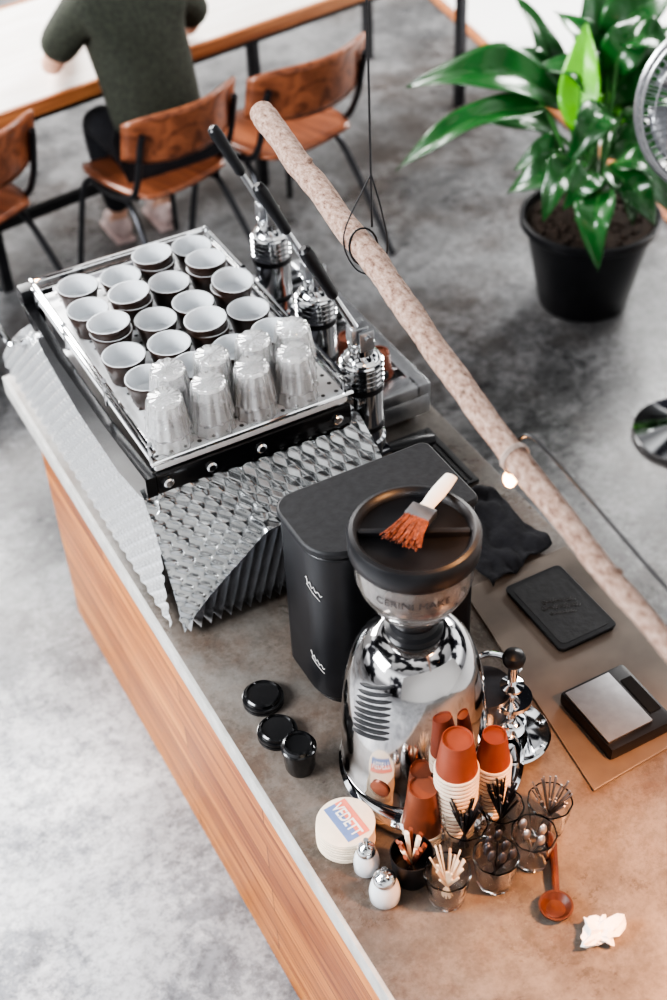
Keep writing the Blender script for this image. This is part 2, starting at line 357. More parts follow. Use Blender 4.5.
for gx,gy in gpos:
    if g0 is None:
        g=bpy.data.objects.new('lever_group',None); COL.objects.link(g); g.parent=em; g.location=Vector((gx,gy,.93))-em.location; g.empty_display_size=.05
        b=B(); b.lathe([(0,-.05),(.040,-.05),(.044,-.045),(.044,-.015),(.052,-.012),(.052,.012),(.047,.017),(.047,.045),(.047,.155)],36)
        zz=.165; prof=[(.047,.165)]
        for q in range(5): prof+=[(.0495,zz+.002),(.0495,zz+.008),(.045,zz+.010),(.045,zz+.013)]; zz+=.013
        prof+=[(.044,.235),(.036,.245),(.030,.25),(.030,.275),(.02,.28),(0,.28)]
        b.lathe(prof,36)
        b.box(-.10,-.03,-.03,.03,.02,.09,bev=.008)
        b.make('spring_cylinder',chrome,g)
        for z in (.045,.152):
            B().lathe([(.044,z),(.0500,z+.001),(.0500,z+.013),(.044,z+.014)],36).make('collar',black,g)
        b=B(); b.box(-.018,.018,-.03,-.02,.265,.315,bev=.003); b.box(-.018,.018,.02,.03,.265,.315,bev=.003); b.tube([(0,-.04,.30),(0,.04,.30)],.008,10)
        b.box(-.03,.012,-.016,.016,.28,.32,bev=.004)
        b.tube([(-.01,0,.305),(-.07,0,.43)],[.010,.007],10)
        b.make('lever_arm',steel,g)
        b=B(); p=[Vector((-.062,0,.415)).lerp(Vector((-.128,0,.555)),t) for t in (0,.06,.15,.5,.85,.96,1)]
        b.tube(p,[.010,.014,.013,.0145,.016,.014,.007],14); b.make('lever_handle',black,g)
        b=B(); b.lathe([(0,-.09),(.03,-.09),(.038,-.075),(.038,-.045),(0,-.045)],24); b.box(.03,.07,-.012,.012,-.075,-.055,bev=.003)
        b.make('portafilter',chrome,g)
        b=B(); b.tube([(.065,0,-.065),(.10,0,-.072),(.16,0,-.082),(.19,0,-.088)],[.012,.016,.018,.014],12); b.make('portafilter_handle',black,g)
        g0=g
    else: g=clone(g0,loc=Vector((gx,gy,.93))-em.location,parent=em)
def cupmesh(r1=.038,r2=.0505,h=.064,name='coffee_cup'):
    b=B()
    b.lathe([(0,.004),(r1*.75,.004),(r1*.78,0),(r1*.95,.0),(r1,.006),(r1+.35*(r2-r1),.4*h),(r2-.001,.88*h),(r2,h-.004),(r2-.0008,h)],28,mi=0)
    b.lathe([(r2-.0008,h),(r2-.004,h),(r2-.006,.85*h),(r1+.2*(r2-r1),.3*h),(r1*.8,.012),(0,.010)],28,mi=1)
    return b.make(name,[cupdark,white])
cups=[(.748,2.795),(.852,2.778),(.950,2.798),(1.055,2.812),(.733,2.688),(.838,2.672),(.942,2.692),(1.048,2.706),(.748,2.580),(.853,2.566),(.956,2.584),(1.062,2.598),(.736,2.474),(.842,2.462),(.946,2.478),(1.054,2.490),(.748,2.368),(.855,2.358),(.960,2.372),(1.064,2.384)]
c0=None
for i,(x,y) in enumerate(cups):
    if c0 is None: o=c0=cupmesh()
    else: o=c0.copy(); COL.objects.link(o)
    up_=i in (2,5,7,8,11,14)
    o.location=(x,y,1.1205); o.rotation_euler=(0,0,random.random()*6)
    tag(o,'dark brown ceramic cup with white inside on machine top','cup','coffee cups on the espresso machine')
    if up_:
        o2=c0.copy(); COL.objects.link(o2); o2.location=(x,y,1.1205+.020); o2.rotation_euler=(random.uniform(-.09,.09),random.uniform(-.09,.09),1)
        tag(o2,'dark brown ceramic cup with white inside on machine top','cup','coffee cups on the espresso machine')
def tumbler(name='drinking_glass',r1=.028,r2=.04,h=.09,inv=False,fl=.03,fn=10,m=None,t=.003):
    b=B()
    prof=[(0,0),(r1*.9,0),(r1,.004),(r1+.5*(r2-r1),h*.5),(r2,h),(r2-t,h),(r1+.5*(r2-r1)-t,h*.5),(r1-t,.012),(0,.010)]
    if inv: prof=[(r,h-z) for r,z in prof]
    b.lathe(prof,96,flute=fl,fn=fn)
    return b.make(name,m or glass,ang=60)
g0=tumbler(inv=True,r1=.037,r2=.048,h=.088,fl=.05,fn=12,m=tumglass,t=.0035); first=True
for row,(yy,xs) in enumerate(((2.212,(.728,.830,.932,1.034)),(2.298,(.775,.876,.978,1.074)))):
    for x in xs:
        for lv in (0,1):
            if first: o=g0; first=False
            else: o=g0.copy(); COL.objects.link(o)
            o.location=(x,yy+random.uniform(-.002,.002),1.121+lv*.036); o.rotation_euler=(0,0,random.random())
            tag(o,'clear fluted glass tumbler stacked upside down','glass','upside down tumblers on the espresso machine')
def papercup(name,m,h=.1,rt=.026,rb=.038):
    b=B(); b.lathe([(rb-.003,0),(rb+.002,0),(rb+.002,.004),(rb,.006),(rt,h),(rt-.003,h),(rt-.004,h-.004),(0,h-.004)],32)
    return b.make(name,[m])
for i,(x,y) in enumerate(((1.42,2.53),(1.39,2.63))):
    o=papercup('takeaway_cup',copper,.07,.028,.036); o.location=(x,y,.827); tag(o,'small copper brown cup upside down on drip tray','cup','cups on the drip tray')
# ------------------------------------------------------------------ black box grinder
bx=thing('coffee_grinder',(1.0,1.76,ZC),'tall black rounded electric coffee grinder case','coffee grinder')
def arc(cx,cy,r,a0,a1,n=8): return [(cx+r*cos(radians(a0+(a1-a0)*i/n)),cy+r*sin(radians(a0+(a1-a0)*i/n))) for i in range(n+1)]
poly=arc(.882,1.75,.075,180,270)+arc(1.14,1.695,.02,270,360)+arc(1.14,1.86,.02,0,90)+arc(.852,1.835,.045,90,180)
b=B(); b.prism(poly,ZC+.02,1.15,'Z'); b.make('body',black,bx,True,bev=.006)
def inset(poly,c,s): return [((x-c[0])*s+c[0],(y-c[1])*s+c[1]) for x,y in poly]
b=B(); b.prism(inset(poly,(1.0,1.76),1.03),1.153,1.172,'Z'); b.make('lid',blackm,bx,True,bev=.005,label='matte black flat lid')
b=B(); b.prism(inset(poly,(1.0,1.76),.93),ZC,ZC+.02,'Z'); b.make('base',rubber,bx,True)
for (z0,sc) in ((1.075,1),(.86,.9)):
    b=B(); pts=[]
    for k in range(40):
        t=k/39; ang=radians(184+32*t*sc); rr=.0765
        pts.append((.882+rr*cos(ang),1.75+rr*sin(ang),z0+.006*sin(t*26)*(1-t*.5)-t*.03))
    b.tube(pts,.0008,6)
    pts=[(.882+.0765*cos(radians(186+26*t/10)),1.75+.0765*sin(radians(186+26*t/10)),z0-.014-.003*t) for t in range(11)]
    b.tube(pts,.0007,6)
    b.make('emblem',whiteprint,bx,True,label='small white handwritten swash emblem')
# ------------------------------------------------------------------ chrome grinder
gx,gy=.898,1.487
gr=thing('chrome_coffee_grinder',(gx,gy,ZC),'polished chrome coffee grinder with clear hopper','coffee grinder')
b=B(); CB=Tm((.026,-.022,0)); b.lathe([(0,0),(.180,0),(.185,.006),(.183,.02),(.167,.026),(0,.026)],56,CB); b.lathe([(.172,.027),(.178,.022),(.185,.027),(.178,.035),(.172,.027)],56,CB)
b.make('base',[chrome],gr)
bprof=[(.138,.026),(.146,.032),(.146,.045),(.142,.05),(.1435,.11),(.142,.17),(.138,.225),(.131,.275),(.121,.318),(.108,.350),(.092,.375),(.073,.391),(.056,.397)]
b=B(); b.lathe([(0,.026)]+bprof+[(0,.397)],72)
b.make('body',chromeg,gr,ang=50,label='polished chrome tapered dome body')
def br(z):
    q=bprof[4:]
    for (r0,z0),(r1,z1) in zip(q,q[1:]):
        if z0<=z<=z1: return r0+(r1-r0)*(z-z0)/(z1-z0)
    return .142
b=B()
for i in range(9):
    z=.215+i*.0145
    pts=[]
    for k in range(13):
        a=radians(183+36*k/12); zz=z+.030*(k/12)-.010; rr=br(zz)+.0004; pts.append((rr*cos(a),rr*sin(a),zz))
    b.tube(pts,[.001,.0028,.0038]+[.0042]*7+[.0038,.0028,.001],8)
b.make('vent_slots',blackm,gr,label='dark slanted louvre slots')
b=B(); b.lathe([(0,0),(.02,0),(.02,.004),(.015,.006),(0,.006)],24,Matrix.Rotation(radians(212),4,'Z')@Matrix.Translation((.143,0,.085))@Matrix.Rotation(radians(90),4,'Y'))
b.make('badge',copper,gr,label='round copper coloured badge')
b=B(); b.lathe([(.048,.396),(.054,.398),(.054,.411),(.046,.415),(.042,.425),(.046,.435),(.046,.445),(.03,.445),(0,.445)],32); b.make('neck',black,gr)
b=B(); b.lathe([(.040,.44),(.046,.443),(.075,.475),(.100,.525),(.106,.55),(.106,.60),(.102,.60),(.102,.55),(.096,.527),(.072,.48),(.040,.448)],56)
b.make('hopper',hopglass,gr,label='clear plastic bean hopper bowl')
b=B(); b.lathe([(0,.452),(.04,.455),(.055,.47),(0,.478)],32); b.make('coffee_beans',soilc,gr)
vs,fs=textgeo('CERINI MAKE',.019,.0003,.0)
b=B(); A0=radians(238)
b.add([( (.1068+v.z)*cos(A0+v.x*1.2/.1065),(.1068+v.z)*sin(A0+v.x*1.2/.1065),.564+v.y*1.15) for v in vs],fs); b.make('hopper_lettering',paleprint,gr,label='thin dark lettering around hopper')
b=B(); b.lathe([(.105,.60),(.112,.60),(.116,.606),(.117,.64),(.113,.648),(.106,.65),(.099,.644),(.096,.634),(.03,.630),(0,.630)],64)
b.box(-.095,.095,-.006,.006,.630,.644,T=Matrix.Rotation(radians(-30),4,'Z'),bev=.002)
b.make('hopper_lid',black,gr,ang=40,label='black round lid with recess')
b=B(); b.lathe([(0,.01),(.06,.01),(.082,.02),(.085,.026),(.082,.03),(.06,.018),(0,.016)],40,Tm((.195,-.05,0)))
b.lathe([(.02,.03),(.045,.03),(.05,.04),(.05,.10),(.055,.105),(.055,.12),(0,.125)],32,Tm((.165,.0,0.015)),mi=1)
b.box(.1,.16,-.03,.03,.06,.13,bev=.01)
b.tube(cat([(.13,.05,.12),(.19,.06,.15),(.23,.04,.15),(.25,.0,.13)],5),.007,10)
b.make('dosing_chamber',[chrome,darksteel],gr,label='chrome dosing cup and dish')
tp=thing('tamper',(1.098,1.445,ZC+.032),'chrome espresso tamper with black ball knob','tamper')
b=B(); b.lathe([(0,0),(.034,0),(.035,.003),(.035,.028),(.030,.034),(.014,.040),(.010,.055),(.010,.12),(.024,.125),(.024,.131),(.010,.135),(.009,.19),(0,.19)],28)
b.lathe([(.04,.085),(.042,.086),(.042,.096),(.010,.10)],24); b.make('base',chrome,tp)
B().lathe([(0,.185),(.012,.187),(.021,.198),(.023,.21),(.019,.22),(.008,.226),(0,.227)],24).make('knob',black,tp)
# brush on the lid
bs=thing('brush',(.930,1.507,ZC+.651),'flat pastry brush with white handle and copper bristles','brush',rz=radians(30))
b=B()
def bh(u,v):
    x=.0+.10*u; w=(.011+.004*sin(u*pi*.9)+(.010 if u<.1 else 0)*(1-u*10))
    a=2*pi*v; return Vector((x,w*cos(a),.010+.0055*sin(a)))
b.grid(bh,14,16); b.make('handle',handle_m,bs)
B().box(-.028,.004,-.024,.024,.003,.017,bev=.003).make('ferrule',steel,bs)
b=B()
for k in range(170):
    y=random.uniform(-.022,.022); z=random.uniform(.004,.016); L=random.uniform(.048,.066); dy=y*.45+random.uniform(-.007,.007)
    b.tube([(-.026,y,z),(-.026-L*.5,y+dy*.4,z),(-.026-L,y+dy,max(.002,z-.004+random.uniform(-.004,.004)))],.0014,4)
b.make('bristles',bristle_m,bs,label='copper red bristles')
# ------------------------------------------------------------------ lids and small items
def lid(loc,n=1,r=.042):
    b=B()
    for i in range(n):
        z=i*.009; b.lathe([(r,z),(r+.002,z+.001),(r+.002,z+.007),(r,z+.008),(r*.93,z+.008),(r*.9,z+.015),(r*.82,z+.018),(r*.78,z+.013),(0,z+.012)],36)
    o=b.make('cup_lid',rubber); o.location=loc; return o
o=lid((.705,1.785,ZC),2); tag(o,'black plastic takeaway cup lids, stacked','lid','black cup lids')
o=lid((.690,1.688,ZC),2,.040); tag(o,'black plastic takeaway cup lids, stacked','lid','black cup lids')
b=B(); b.lathe([(0,0),(.028,0),(.031,.01),(.034,.06),(.036,.062),(.036,.068),(.033,.07),(.031,.078),(.027,.08),(.024,.074),(0,.073)],36)
o=b.make('lidded_cup',rubber); o.location=(.693,1.592,ZC); tag(o,'small black cup with black plastic lid','cup')
cs=thing('coaster_stack',(.690,1.396,ZC),'stack of round cream beer mats with red and blue logo','coaster')
b=B()
for i in range(14): b.lathe([(0,i*.004),(.0565,i*.004),(.057,i*.004+.0005),(.057,i*.004+.0030),(.0555,i*.004+.0036),(0,i*.004+.0036)],40,Tm((random.uniform(-.001,.001),random.uniform(-.001,.001),0)))
b.make('coasters',cream,cs)
R=Tm((0.004,0.002,.0558),rz=radians(-86))
b=B(); b.box(-.044,.044,.001,.024,0,.0006,T=R,mi=0); b.box(-.044,.044,-.024,.001,0,.0006,T=R,mi=1)
vs,fs=textgeo('VEDETT',.0215,.0004,.02)
wx=max(v.x for v in vs)-min(v.x for v in vs); k_=.080/wx
b.add([Vector((v.x*k_,v.y*1.5+.0005,v.z+.001)) for v in vs],fs,2,R)
b.make('logo',[red_m,blue_m,whiteprint],cs,label='faded red and blue printed label reading VEDETT')
def shaker(loc,r,h):
    s=thing('sugar_shaker',loc,'small white sugar shaker with chrome top','shaker','sugar shakers')
    B().lathe([(0,0),(r*.85,0),(r,.006),(r*1.02,h*.3),(r*.9,h*.5),(r*.6,h*.62),(0,h*.62)],28).make('jar',white,s)
    B().lathe([(r*.63,h*.55),(r*.72,h*.60),(r*.72,h*.74),(r*.55,h*.82),(r*.3,h*.86),(r*.22,h*.88),(r*.2,h*1.05),(0,h*1.05)],24).make('cap',chrome,s)
shaker((.692,1.318,ZC),.025,.09); shaker((.690,1.247,ZC),.029,.09)
def stack(x,y,n,m,r1,r2,h,dz,label):
    for i in range(n):
        b=B(); b.lathe([(r2-.003,0),(r2+.0025,0),(r2+.003,.003),(r2+.0025,.006),(r2,.0065)],36,mi=1)
        b.lathe([(r2,.0065),(r1,h),(r1-.002,h),(r1-.003,h-.004),(0,h-.004)],36,mi=0)
        o=b.make('paper_cup',[m,cream]); o.location=(x,y,ZC+i*dz); tag(o,label,'cup','paper cups stacked upside down')
stack(.888,1.318,16,redpaper,.029,.040,.09,.0118,'copper red paper cup stacked upside down')
stack(.968,1.315,14,redpaper,.023,.033,.08,.0115,'copper red paper cup stacked upside down')
stack(.828,1.338,3,copper,.028,.041,.12,.010,'copper coloured paper cup stacked upside down')
def sticks(x,y,z,h,n,m,name,lab,cat_,grp,spread=.025,r=.0022,kind='stick'):
    for i in range(n):
        a=2*pi*i/n+random.uniform(-.3,.3); q=spread*random.uniform(.5,1); 
        p0=Vector((x-cos(a)*q*.35,y-sin(a)*q*.35,z)); p1=Vector((x+cos(a)*q*1.15,y+sin(a)*q*1.15,z+h*random.uniform(.88,1.1)))
        b=B(); dr=(p1-p0)
        b.tube([p0-p0,dr*.5,dr],[r,r,r*1.2],6,flat=.6)
        if kind=='spoon':
            b.ball(dr+dr.normalized()*.012,.013,(.72,.45,1.2),10)
        o=b.make(name,m); o.location=p0; tag(o,lab,cat_,grp)
dc=B(); dc.lathe([(0,0),(.032,0),(.035,.01),(.041,.078),(.039,.078),(.033,.012),(0,.01)],32); o=dc.make('sachet_cup',black); o.location=(.757,1.262,ZC); tag(o,'black cup holding wooden stirrers and sachets','cup')
sticks(.757,1.262,ZC+.012,.095,11,copper,'stirrer','copper coloured stirring stick in black cup','stirrer','stirrers in the black cup',.026,.005)
sticks(.757,1.262,ZC+.012,.10,4,cream,'sachet','cream paper sugar stick in black cup','sachet','sugar sticks in the black cup',.026,.006)
gl=[(.79,1.190,'wood'),(.885,1.175,'dark'),(.972,1.18,'coffee'),(.875,1.265,'metal'),(.955,1.262,'metal'),(1.04,1.225,'spoon')]
for x,y,k in gl:
    o=tumbler('drinking_glass',.033,.043,.084,False,.02,9); o.location=(x,y,ZC+.0005); tag(o,'clear glass tumbler holding cutlery on counter','glass','glasses of spoons')
    if k=='wood': sticks(x,y,ZC+.014,.10,26,lightwood,'stirrer','thin pale wooden stirrer in glass','stirrer','wooden stirrers',.032,.0022)
    elif k=='dark': sticks(x,y,ZC+.014,.09,8,darksteel,'teaspoon','small dark steel teaspoon in glass','spoon','teaspoons in a glass',.024,.0024,'spoon')
    elif k=='coffee': sticks(x,y,ZC+.014,.06,4,steel,'teaspoon','small steel teaspoon in glass','spoon','teaspoons in a glass',.022,.0022,'spoon')
    elif k=='spoon': sticks(x,y,ZC+.014,.10,26,greysteel,'fork','slim dark steel cutlery handle in glass','cutlery','slim cutlery in a glass',.038,.0022)
    else: sticks(x,y,ZC+.014,.125,26,darksteel,'fork','slim dark steel cutlery handle in glass','cutlery','slim cutlery in a glass',.029,.0026)
sc=thing('wooden_spoon',(.945,1.065,ZC),'dark wooden spoon lying on the counter','spoon')
b=B(); b.lathe([(0,.003),(.018,.005),(.030,.016),(.032,.024),(.028,.024),(.018,.012),(0,.010)],28); b.make('bowl',spoonwood,sc)
b=B(); b.tube([(.016,.022,.018),(.04,.06,.022),(.07,.112,.02),(.085,.138,.016)],[.007,.007,.010,.006],10); b.make('handle',spoonwood,sc)
b=B(); bm=bmesh.new(); bmesh.ops.create_icosphere(bm,subdivisions=3,radius=1)
for v in bm.verts:
    d_=v.co.normalized(); q=.75+.45*noise.noise(d_*1.6+Vector((3,1,2)))+.28*noise.cell(d_*3)
    v.co=Vector((d_.x*q*.048,d_.y*q*.034,max(-.0,.018+d_.z*q*.022)))
bm.verts.index_update(); b.add([v.co.copy() for v in bm.verts],[[v.index for v in f.verts] for f in bm.faces]); bm.free()
o=b.make('crumpled_paper',paperw,ang=12); o.location=(.985,.985,ZC); tag(o,'crumpled white paper napkin on the counter','paper')
b=B(); b.prism([(1.165,1.245),(1.525,1.265),(1.525,1.84),(1.24,1.84)],0,.006,'Z'); o=b.make('counter_mat',mat_m,bev=.002); 
o.location=(0,0,ZC); tag(o,'flat grey-brown rubber mat on the counter','mat')
tr=thing('serving_tray',(1.392,1.678,ZC+.006),'black rectangular plastic tray with faint script logo','tray')
b=B()
pl=arc(.06,-.095,.014,270,360,4)+arc(.06,.095,.014,0,90,4)+arc(-.06,.095,.014,90,180,4)+arc(-.06,-.095,.014,180,270,4)
b.prism(pl,0,.012,'Z'); b.prism([(x*1.03,y*1.02) for x,y in pl],.009,.013,'Z')
b.make('plate',black,tr,bev=.002)
b=B(); b.prism([(x*.86,y*.9) for x,y in pl],.013,.0136,'Z'); b.make('surface',blackm,tr)
b=B(); RL=Tm((0,0,.0142),rz=radians(-20))
for row,(yo,amp,L,fr_) in enumerate(((.016,.007,.036,11),(-.002,.009,.042,14),(-.020,.005,.028,9))):
    b.tube([RL@Vector((-L+2*L*k/70+.004*cos(k/70*fr_*6.28),yo+amp*sin(k/70*fr_*6.28)*(.6+.4*sin(k*.31)),0)) for k in range(71)],.0007,4)
b.make('logo',graylogo,tr,label='grey handwritten script logo')
sl=thing('kitchen_scale',(1.315,1.372,ZC+.006),'black digital scale with brushed steel plate','scale')
B().box(-.08,.08,-.088,.088,.0,.035,bev=.01).make('body',black,sl)
B().box(-.076,.035,-.070,.078,.036,.041,bev=.002).make('weighing_plate',greysteel,sl)
B().box(.045,.072,-.05,.05,.035,.0365).make('screen',screen_m,sl)
b=B()
def cl(u,v):
    x=(u-.5)*.20; y=(v-.5)*.26
    z=.004+.018*abs(noise.noise(Vector((u*5,v*5,.3))))+.006*(1+sin(u*13+v*9+2*sin(v*7)))
    return Vector((x+.006*sin(v*11)+.05*(v-.5),y+.006*sin(u*12),max(.003,z)))
b.grid(cl,36,36); o=b.make('bar_cloth',jean_m,solid=.003,ang=80); o.location=(1.39,1.965,ZC+.002); o.rotation_euler=(0,0,.25); tag(o,'crumpled black bar towel on the counter','towel')
b=B(); b.box(-.15,.15,-.12,.12,0,.008,bev=.003); 
for i in range(18): b.box(-.14+i*.016,-.134+i*.016,-.11,.11,.008,.011)
o=b.make('bar_mat',blackm); o.location=(1.33,2.26,ZC); tag(o,'ribbed black rubber bar mat beside the machine','mat')
# ------------------------------------------------------------------ branch
bt=thing('hanging_branch',(1.03,1.7,1.6),'long pale bare tree branch hung on wires','branch')
pts=cat([(1.172,2.585,1.60),(1.127,2.28,1.60),(1.060,1.81,1.6),(1.013,1.52,1.599),(.984,1.31,1.6),(.960,1.1,1.601),(.942,.9,1.6),(.92,.6,1.6)],24)
P=[];R=[]
for i,p in enumerate(pts):
    t=i/(len(pts)-1); P.append(p+Vector((noise.noise(p*7)*.004,0,noise.noise(p*7+Vector((5,5,5)))*.004))); R.append((.029-.016*t)*(1+.08*noise.noise(p*18)+.05*noise.noise(p*55)))
b=B(); b.tube(P,R,20)
for p,dd in (((1.135,2.3,1.622),(.02,.0,.02)),((1.085,1.95,1.615),(.012,.01,.02)),((1.0,1.5,1.608),(-.02,0,.018)),((.972,1.2,1.612),(.012,.01,.02)),((.955,1.05,1.612),(-.012,.01,.016))): b.tube([Vector(p)-Vector(dd)*.6,Vector(p)+Vector(dd)*.4],[.012,.006],8)
b.make('branch',bark,bt,True,ang=180)
b=B()
b.tube([(1.115,2.0,1.63),(1.115,2.0,4.2)],.0022,6)
b.tube([(1.09+.03*cos(a),1.99+.012*sin(a),1.60+.033*sin(a)) for a in [k*2*pi/20 for k in range(21)]],.002,6)
b.tube(cat([(1.115,2.0,1.74),(1.125,1.98,1.67),(1.125,1.96,1.60),(1.10,1.96,1.555),(1.07,1.99,1.56),(1.065,2.02,1.62),(1.115,2.0,1.74)],6),.0016,6)
b.tube([(.95,.75,1.63),(.95,.75,4.2)],.0022,6)
b.make('wire',black,bt,True,label='thin black suspension wire')
b=B(); b.tube(cat([(.99,1.34,1.56),(1.01,1.36,1.60),(1.02,1.33,1.625),(1.015,1.2,1.62),(.995,1.0,1.622),(.98,.8,1.625),(.97,.6,1.63)],8),.003,8)
for k in range(2): b.tube([(.987+.024*cos(a),1.33+k*.006,1.6+.023*sin(a)) for a in [q*2*pi/20 for q in range(21)]],.0018,6,mi=1)
b.make('cord',[black,cordw],bt,True,label='black power cord tied along branch')
bl=thing('light_bulb',(1.0,1.36,1.515),'small warm glowing bulb hanging from the branch','light bulb')
B().lathe([(0,0),(.007,.003),(.011,.011),(.011,.018),(.008,.028),(.006,.034),(0,.034)],20).make('bulb',bulb_m,bl)
B().lathe([(.008,.030),(.009,.034),(.009,.055),(.004,.064),(0,.064)],16).make('socket',black,bl)
# ------------------------------------------------------------------ plant
rV=Vector((.877,-.479,-.0385)); uV=Vector((.346,.573,.743)); bV=Vector((-.334,-.665,.669))
pc=Vector((2.86,3.50,0))
pp=thing('potted_plant',pc,'large glossy green leafy plant in a black pot','potted plant')
B().lathe([(0,0),(.16,0),(.168,.008),(.232,.33),(.25,.332),(.256,.338),(.256,.365),(.247,.37),(.24,.365),(.23,.33),(0,.33)],48).make('pot',black,pp)
b=B(); b.lathe([(0,.342),(.1,.346),(.2,.34),(.232,.335)],32)
for i in range(90):
    a=random.random()*6.28; q=.2*sqrt(random.random()); b.ball((q*cos(a),q*sin(a),.345),random.uniform(.008,.016),(1,1,.7),6)
b.make('soil',soil_m,pp)
top=Vector((0,0,.35))
def loc(px,py,db): 
    return top+rV*((px-587)/272)+uV*((205-py)/272)+bV*db
leaves=[((556,96),(406,76),.20,0.05,.09,0),((535,108),(392,162),.12,.15,.06,0),((570,128),(573,26),.14,.12,.02,1),((605,85),(672,12),.21,-.05,.06,0),
 ((560,75),(520,-25),.10,-.1,.03,0),((590,60),(598,-70),.17,-.12,.03,0),((572,168),(503,182),.15,.08,.05,0),((606,165),(662,205),.14,.1,.05,0),
 ((586,190),(577,266),.13,.24,.06,0),((602,140),(676,150),.16,.0,.06,0),((620,100),(700,90),.18,-.02,.06,0),
 ((592,170),(620,218),.13,.2,.04,0),((556,115),(462,104),.15,-.08,.06,0),((600,35),(668,-20),.18,.03,.05,0),
 ((560,66),(470,48),.13,-.1,.06,0),((600,110),(642,58),.13,-.12,.05,1),((610,45),(664,58),.14,.12,.05,0),
 ((568,160),(530,214),.13,.18,.05,0),((600,165),(648,190),.13,.2,.05,0),((575,175),(552,208),.12,.24,.04,0),((560,145),(512,158),.12,.05,.04,0),((606,175),(636,222),.12,.2,.04,0),
 ((590,110),(556,165),.13,.18,.06,0),((590,90),(535,58),.16,.05,.06,0),((600,70),(636,14),.15,.08,.05,0),((580,60),(556,4),.13,.02,.05,0)]
LB=B();SB=B()
for (bp_,tp_,w,db,bow,br_) in leaves:
    p0=loc(bp_[0],bp_[1],db); p1=loc(tp_[0],tp_[1],db+.05)
    ax=(p1-p0); L=ax.length; axn=ax.normalized()
    side=axn.cross(bV*.8+Vector((0,0,.6))+rV*random.uniform(-.5,.5)).normalized(); nrm=side.cross(axn).normalized()
    if nrm.z<0: nrm=-nrm
    ph=random.random()*6
    def lf(u,v):
        wv=w*.5*(sin(pi*min(1,u*.97+.03)**.75))**.8*(1-.25*u)*1.15
        s_=(v-.5)*2
        return p0+ax*u+nrm*(bow*sin(pi*u)*1.3-.05*u*u)+side*(wv*s_)+nrm*(abs(s_)*wv*.36)+nrm*(.009*sin(u*11+ph+s_*2)*abs(s_))
    LB.grid(lf,20,8,br_)
    SB.tube([lf(k/8,.5)+nrm*-.001 for k in range(9)],[.006*(1-k/10) for k in range(9)],6)
    base=top+Vector((random.uniform(-.06,.06),random.uniform(-.06,.06),-.01))
    mid=(base+p0)/2+Vector((0,0,.06))
    SB.tube(cat([base,mid,p0,p0+ax*.05],6),.0085,8)
LB.make('leaves',[leaf_m,leafb_m],pp,solid=.0015,ang=80)
SB.make('stems',stem_m,pp)
# ------------------------------------------------------------------ floor fan
fn=thing('pedestal_fan',(2.67,2.66,0),'chrome pedestal fan with round wire head','fan')
B().lathe([(0,0),(.17,0),(.178,.008),(.175,.02),(.13,.03),(.05,.05),(.03,.09),(0,.09)],48).make('base',chrome,fn)
B().tube([(0,0,.08),(0,0,1.05)],.014,16).make('pole',chrome,fn)
FT=Matrix.Translation((-.065,-.01,1.2))@Matrix.Rotation(radians(-125),4,'Z')@Matrix.Rotation(radians(70),4,'Y')
b=B()
for rr,zz,th in ((.24,.0,.013),(.235,.06,.005),(.235,-.06,.005),(.20,.075,.003),(.16,.085,.004),(.12,.091,.003),(.09,.095,.004)):
    b.tube([FT@Vector((rr*cos(a),rr*sin(a),zz)) for a in [k*2*pi/40 for k in range(41)]],th,6)
for k in range(64):
    a=2*pi*k/64; b.tube([FT@Vector((q*cos(a),q*sin(a),z_)) for q,z_ in ((.04,.1),(.16,.085),(.235,.06),(.24,0),(.235,-.06),(.16,-.085),(.04,-.09))],.0024,5)
b.lathe([(0,.1),(.05,.1),(.05,.09),(0,.09)],24,FT); b.make('guard',palesteel,fn)
b=B()
for k in range(4):
    a0=k*pi/2
    b.grid(lambda u,v:FT@Vector(((.03+.18*u)*cos(a0+v*1.3),(.03+.18*u)*sin(a0+v*1.3),.02*(v-.5)*2)),6,8)
b.make('blade',palesteel,fn,solid=.002)
b=B(); b.tube([FT@Vector((0,0,-.09)),FT@Vector((0,0,-.2))],[.06,.045],24); b.tube([FT@Vector((0,0,-.15)),Vector((0,0,1.05))],.018,10); b.make('motor',chrome,fn)
# ------------------------------------------------------------------ table
ta=thing('dining_table',(1.55,5.16,0),'long communal table with pale top and orange timber edge','table',rz=radians(9.1))
b=B(); b.box(-1.9,1.9,-.40,.42,.728,.75,bev=.003); b.make('table_top',tabletop_m,ta)
b=B(); b.box(-1.92,1.92,-.425,-.401,.70,.752,bev=.002); b.box(-1.92,1.92,.421,.445,.70,.752,bev=.002); b.box(-1.92,-1.901,-.4,.42,.70,.752); b.box(1.901,1.92,-.4,.42,.70,.752)
b.make('table_edge',edgewood,ta,label='orange timber edging')
for x in (-1.75,-.62,.62,1.75):
    for y in (-.33,.35):
        B().box(x-.02,x+.02,y-.02,y+.02,0,.727,bev=.003).make('leg',metalgrey,ta)
B().box(-1.75,.95,-.345,-.315,.26,.30).make('stretcher',blackm,ta)
B().box(-1.88,1.88,-.38,-.35,.66,.727).make('apron',blackm,ta)
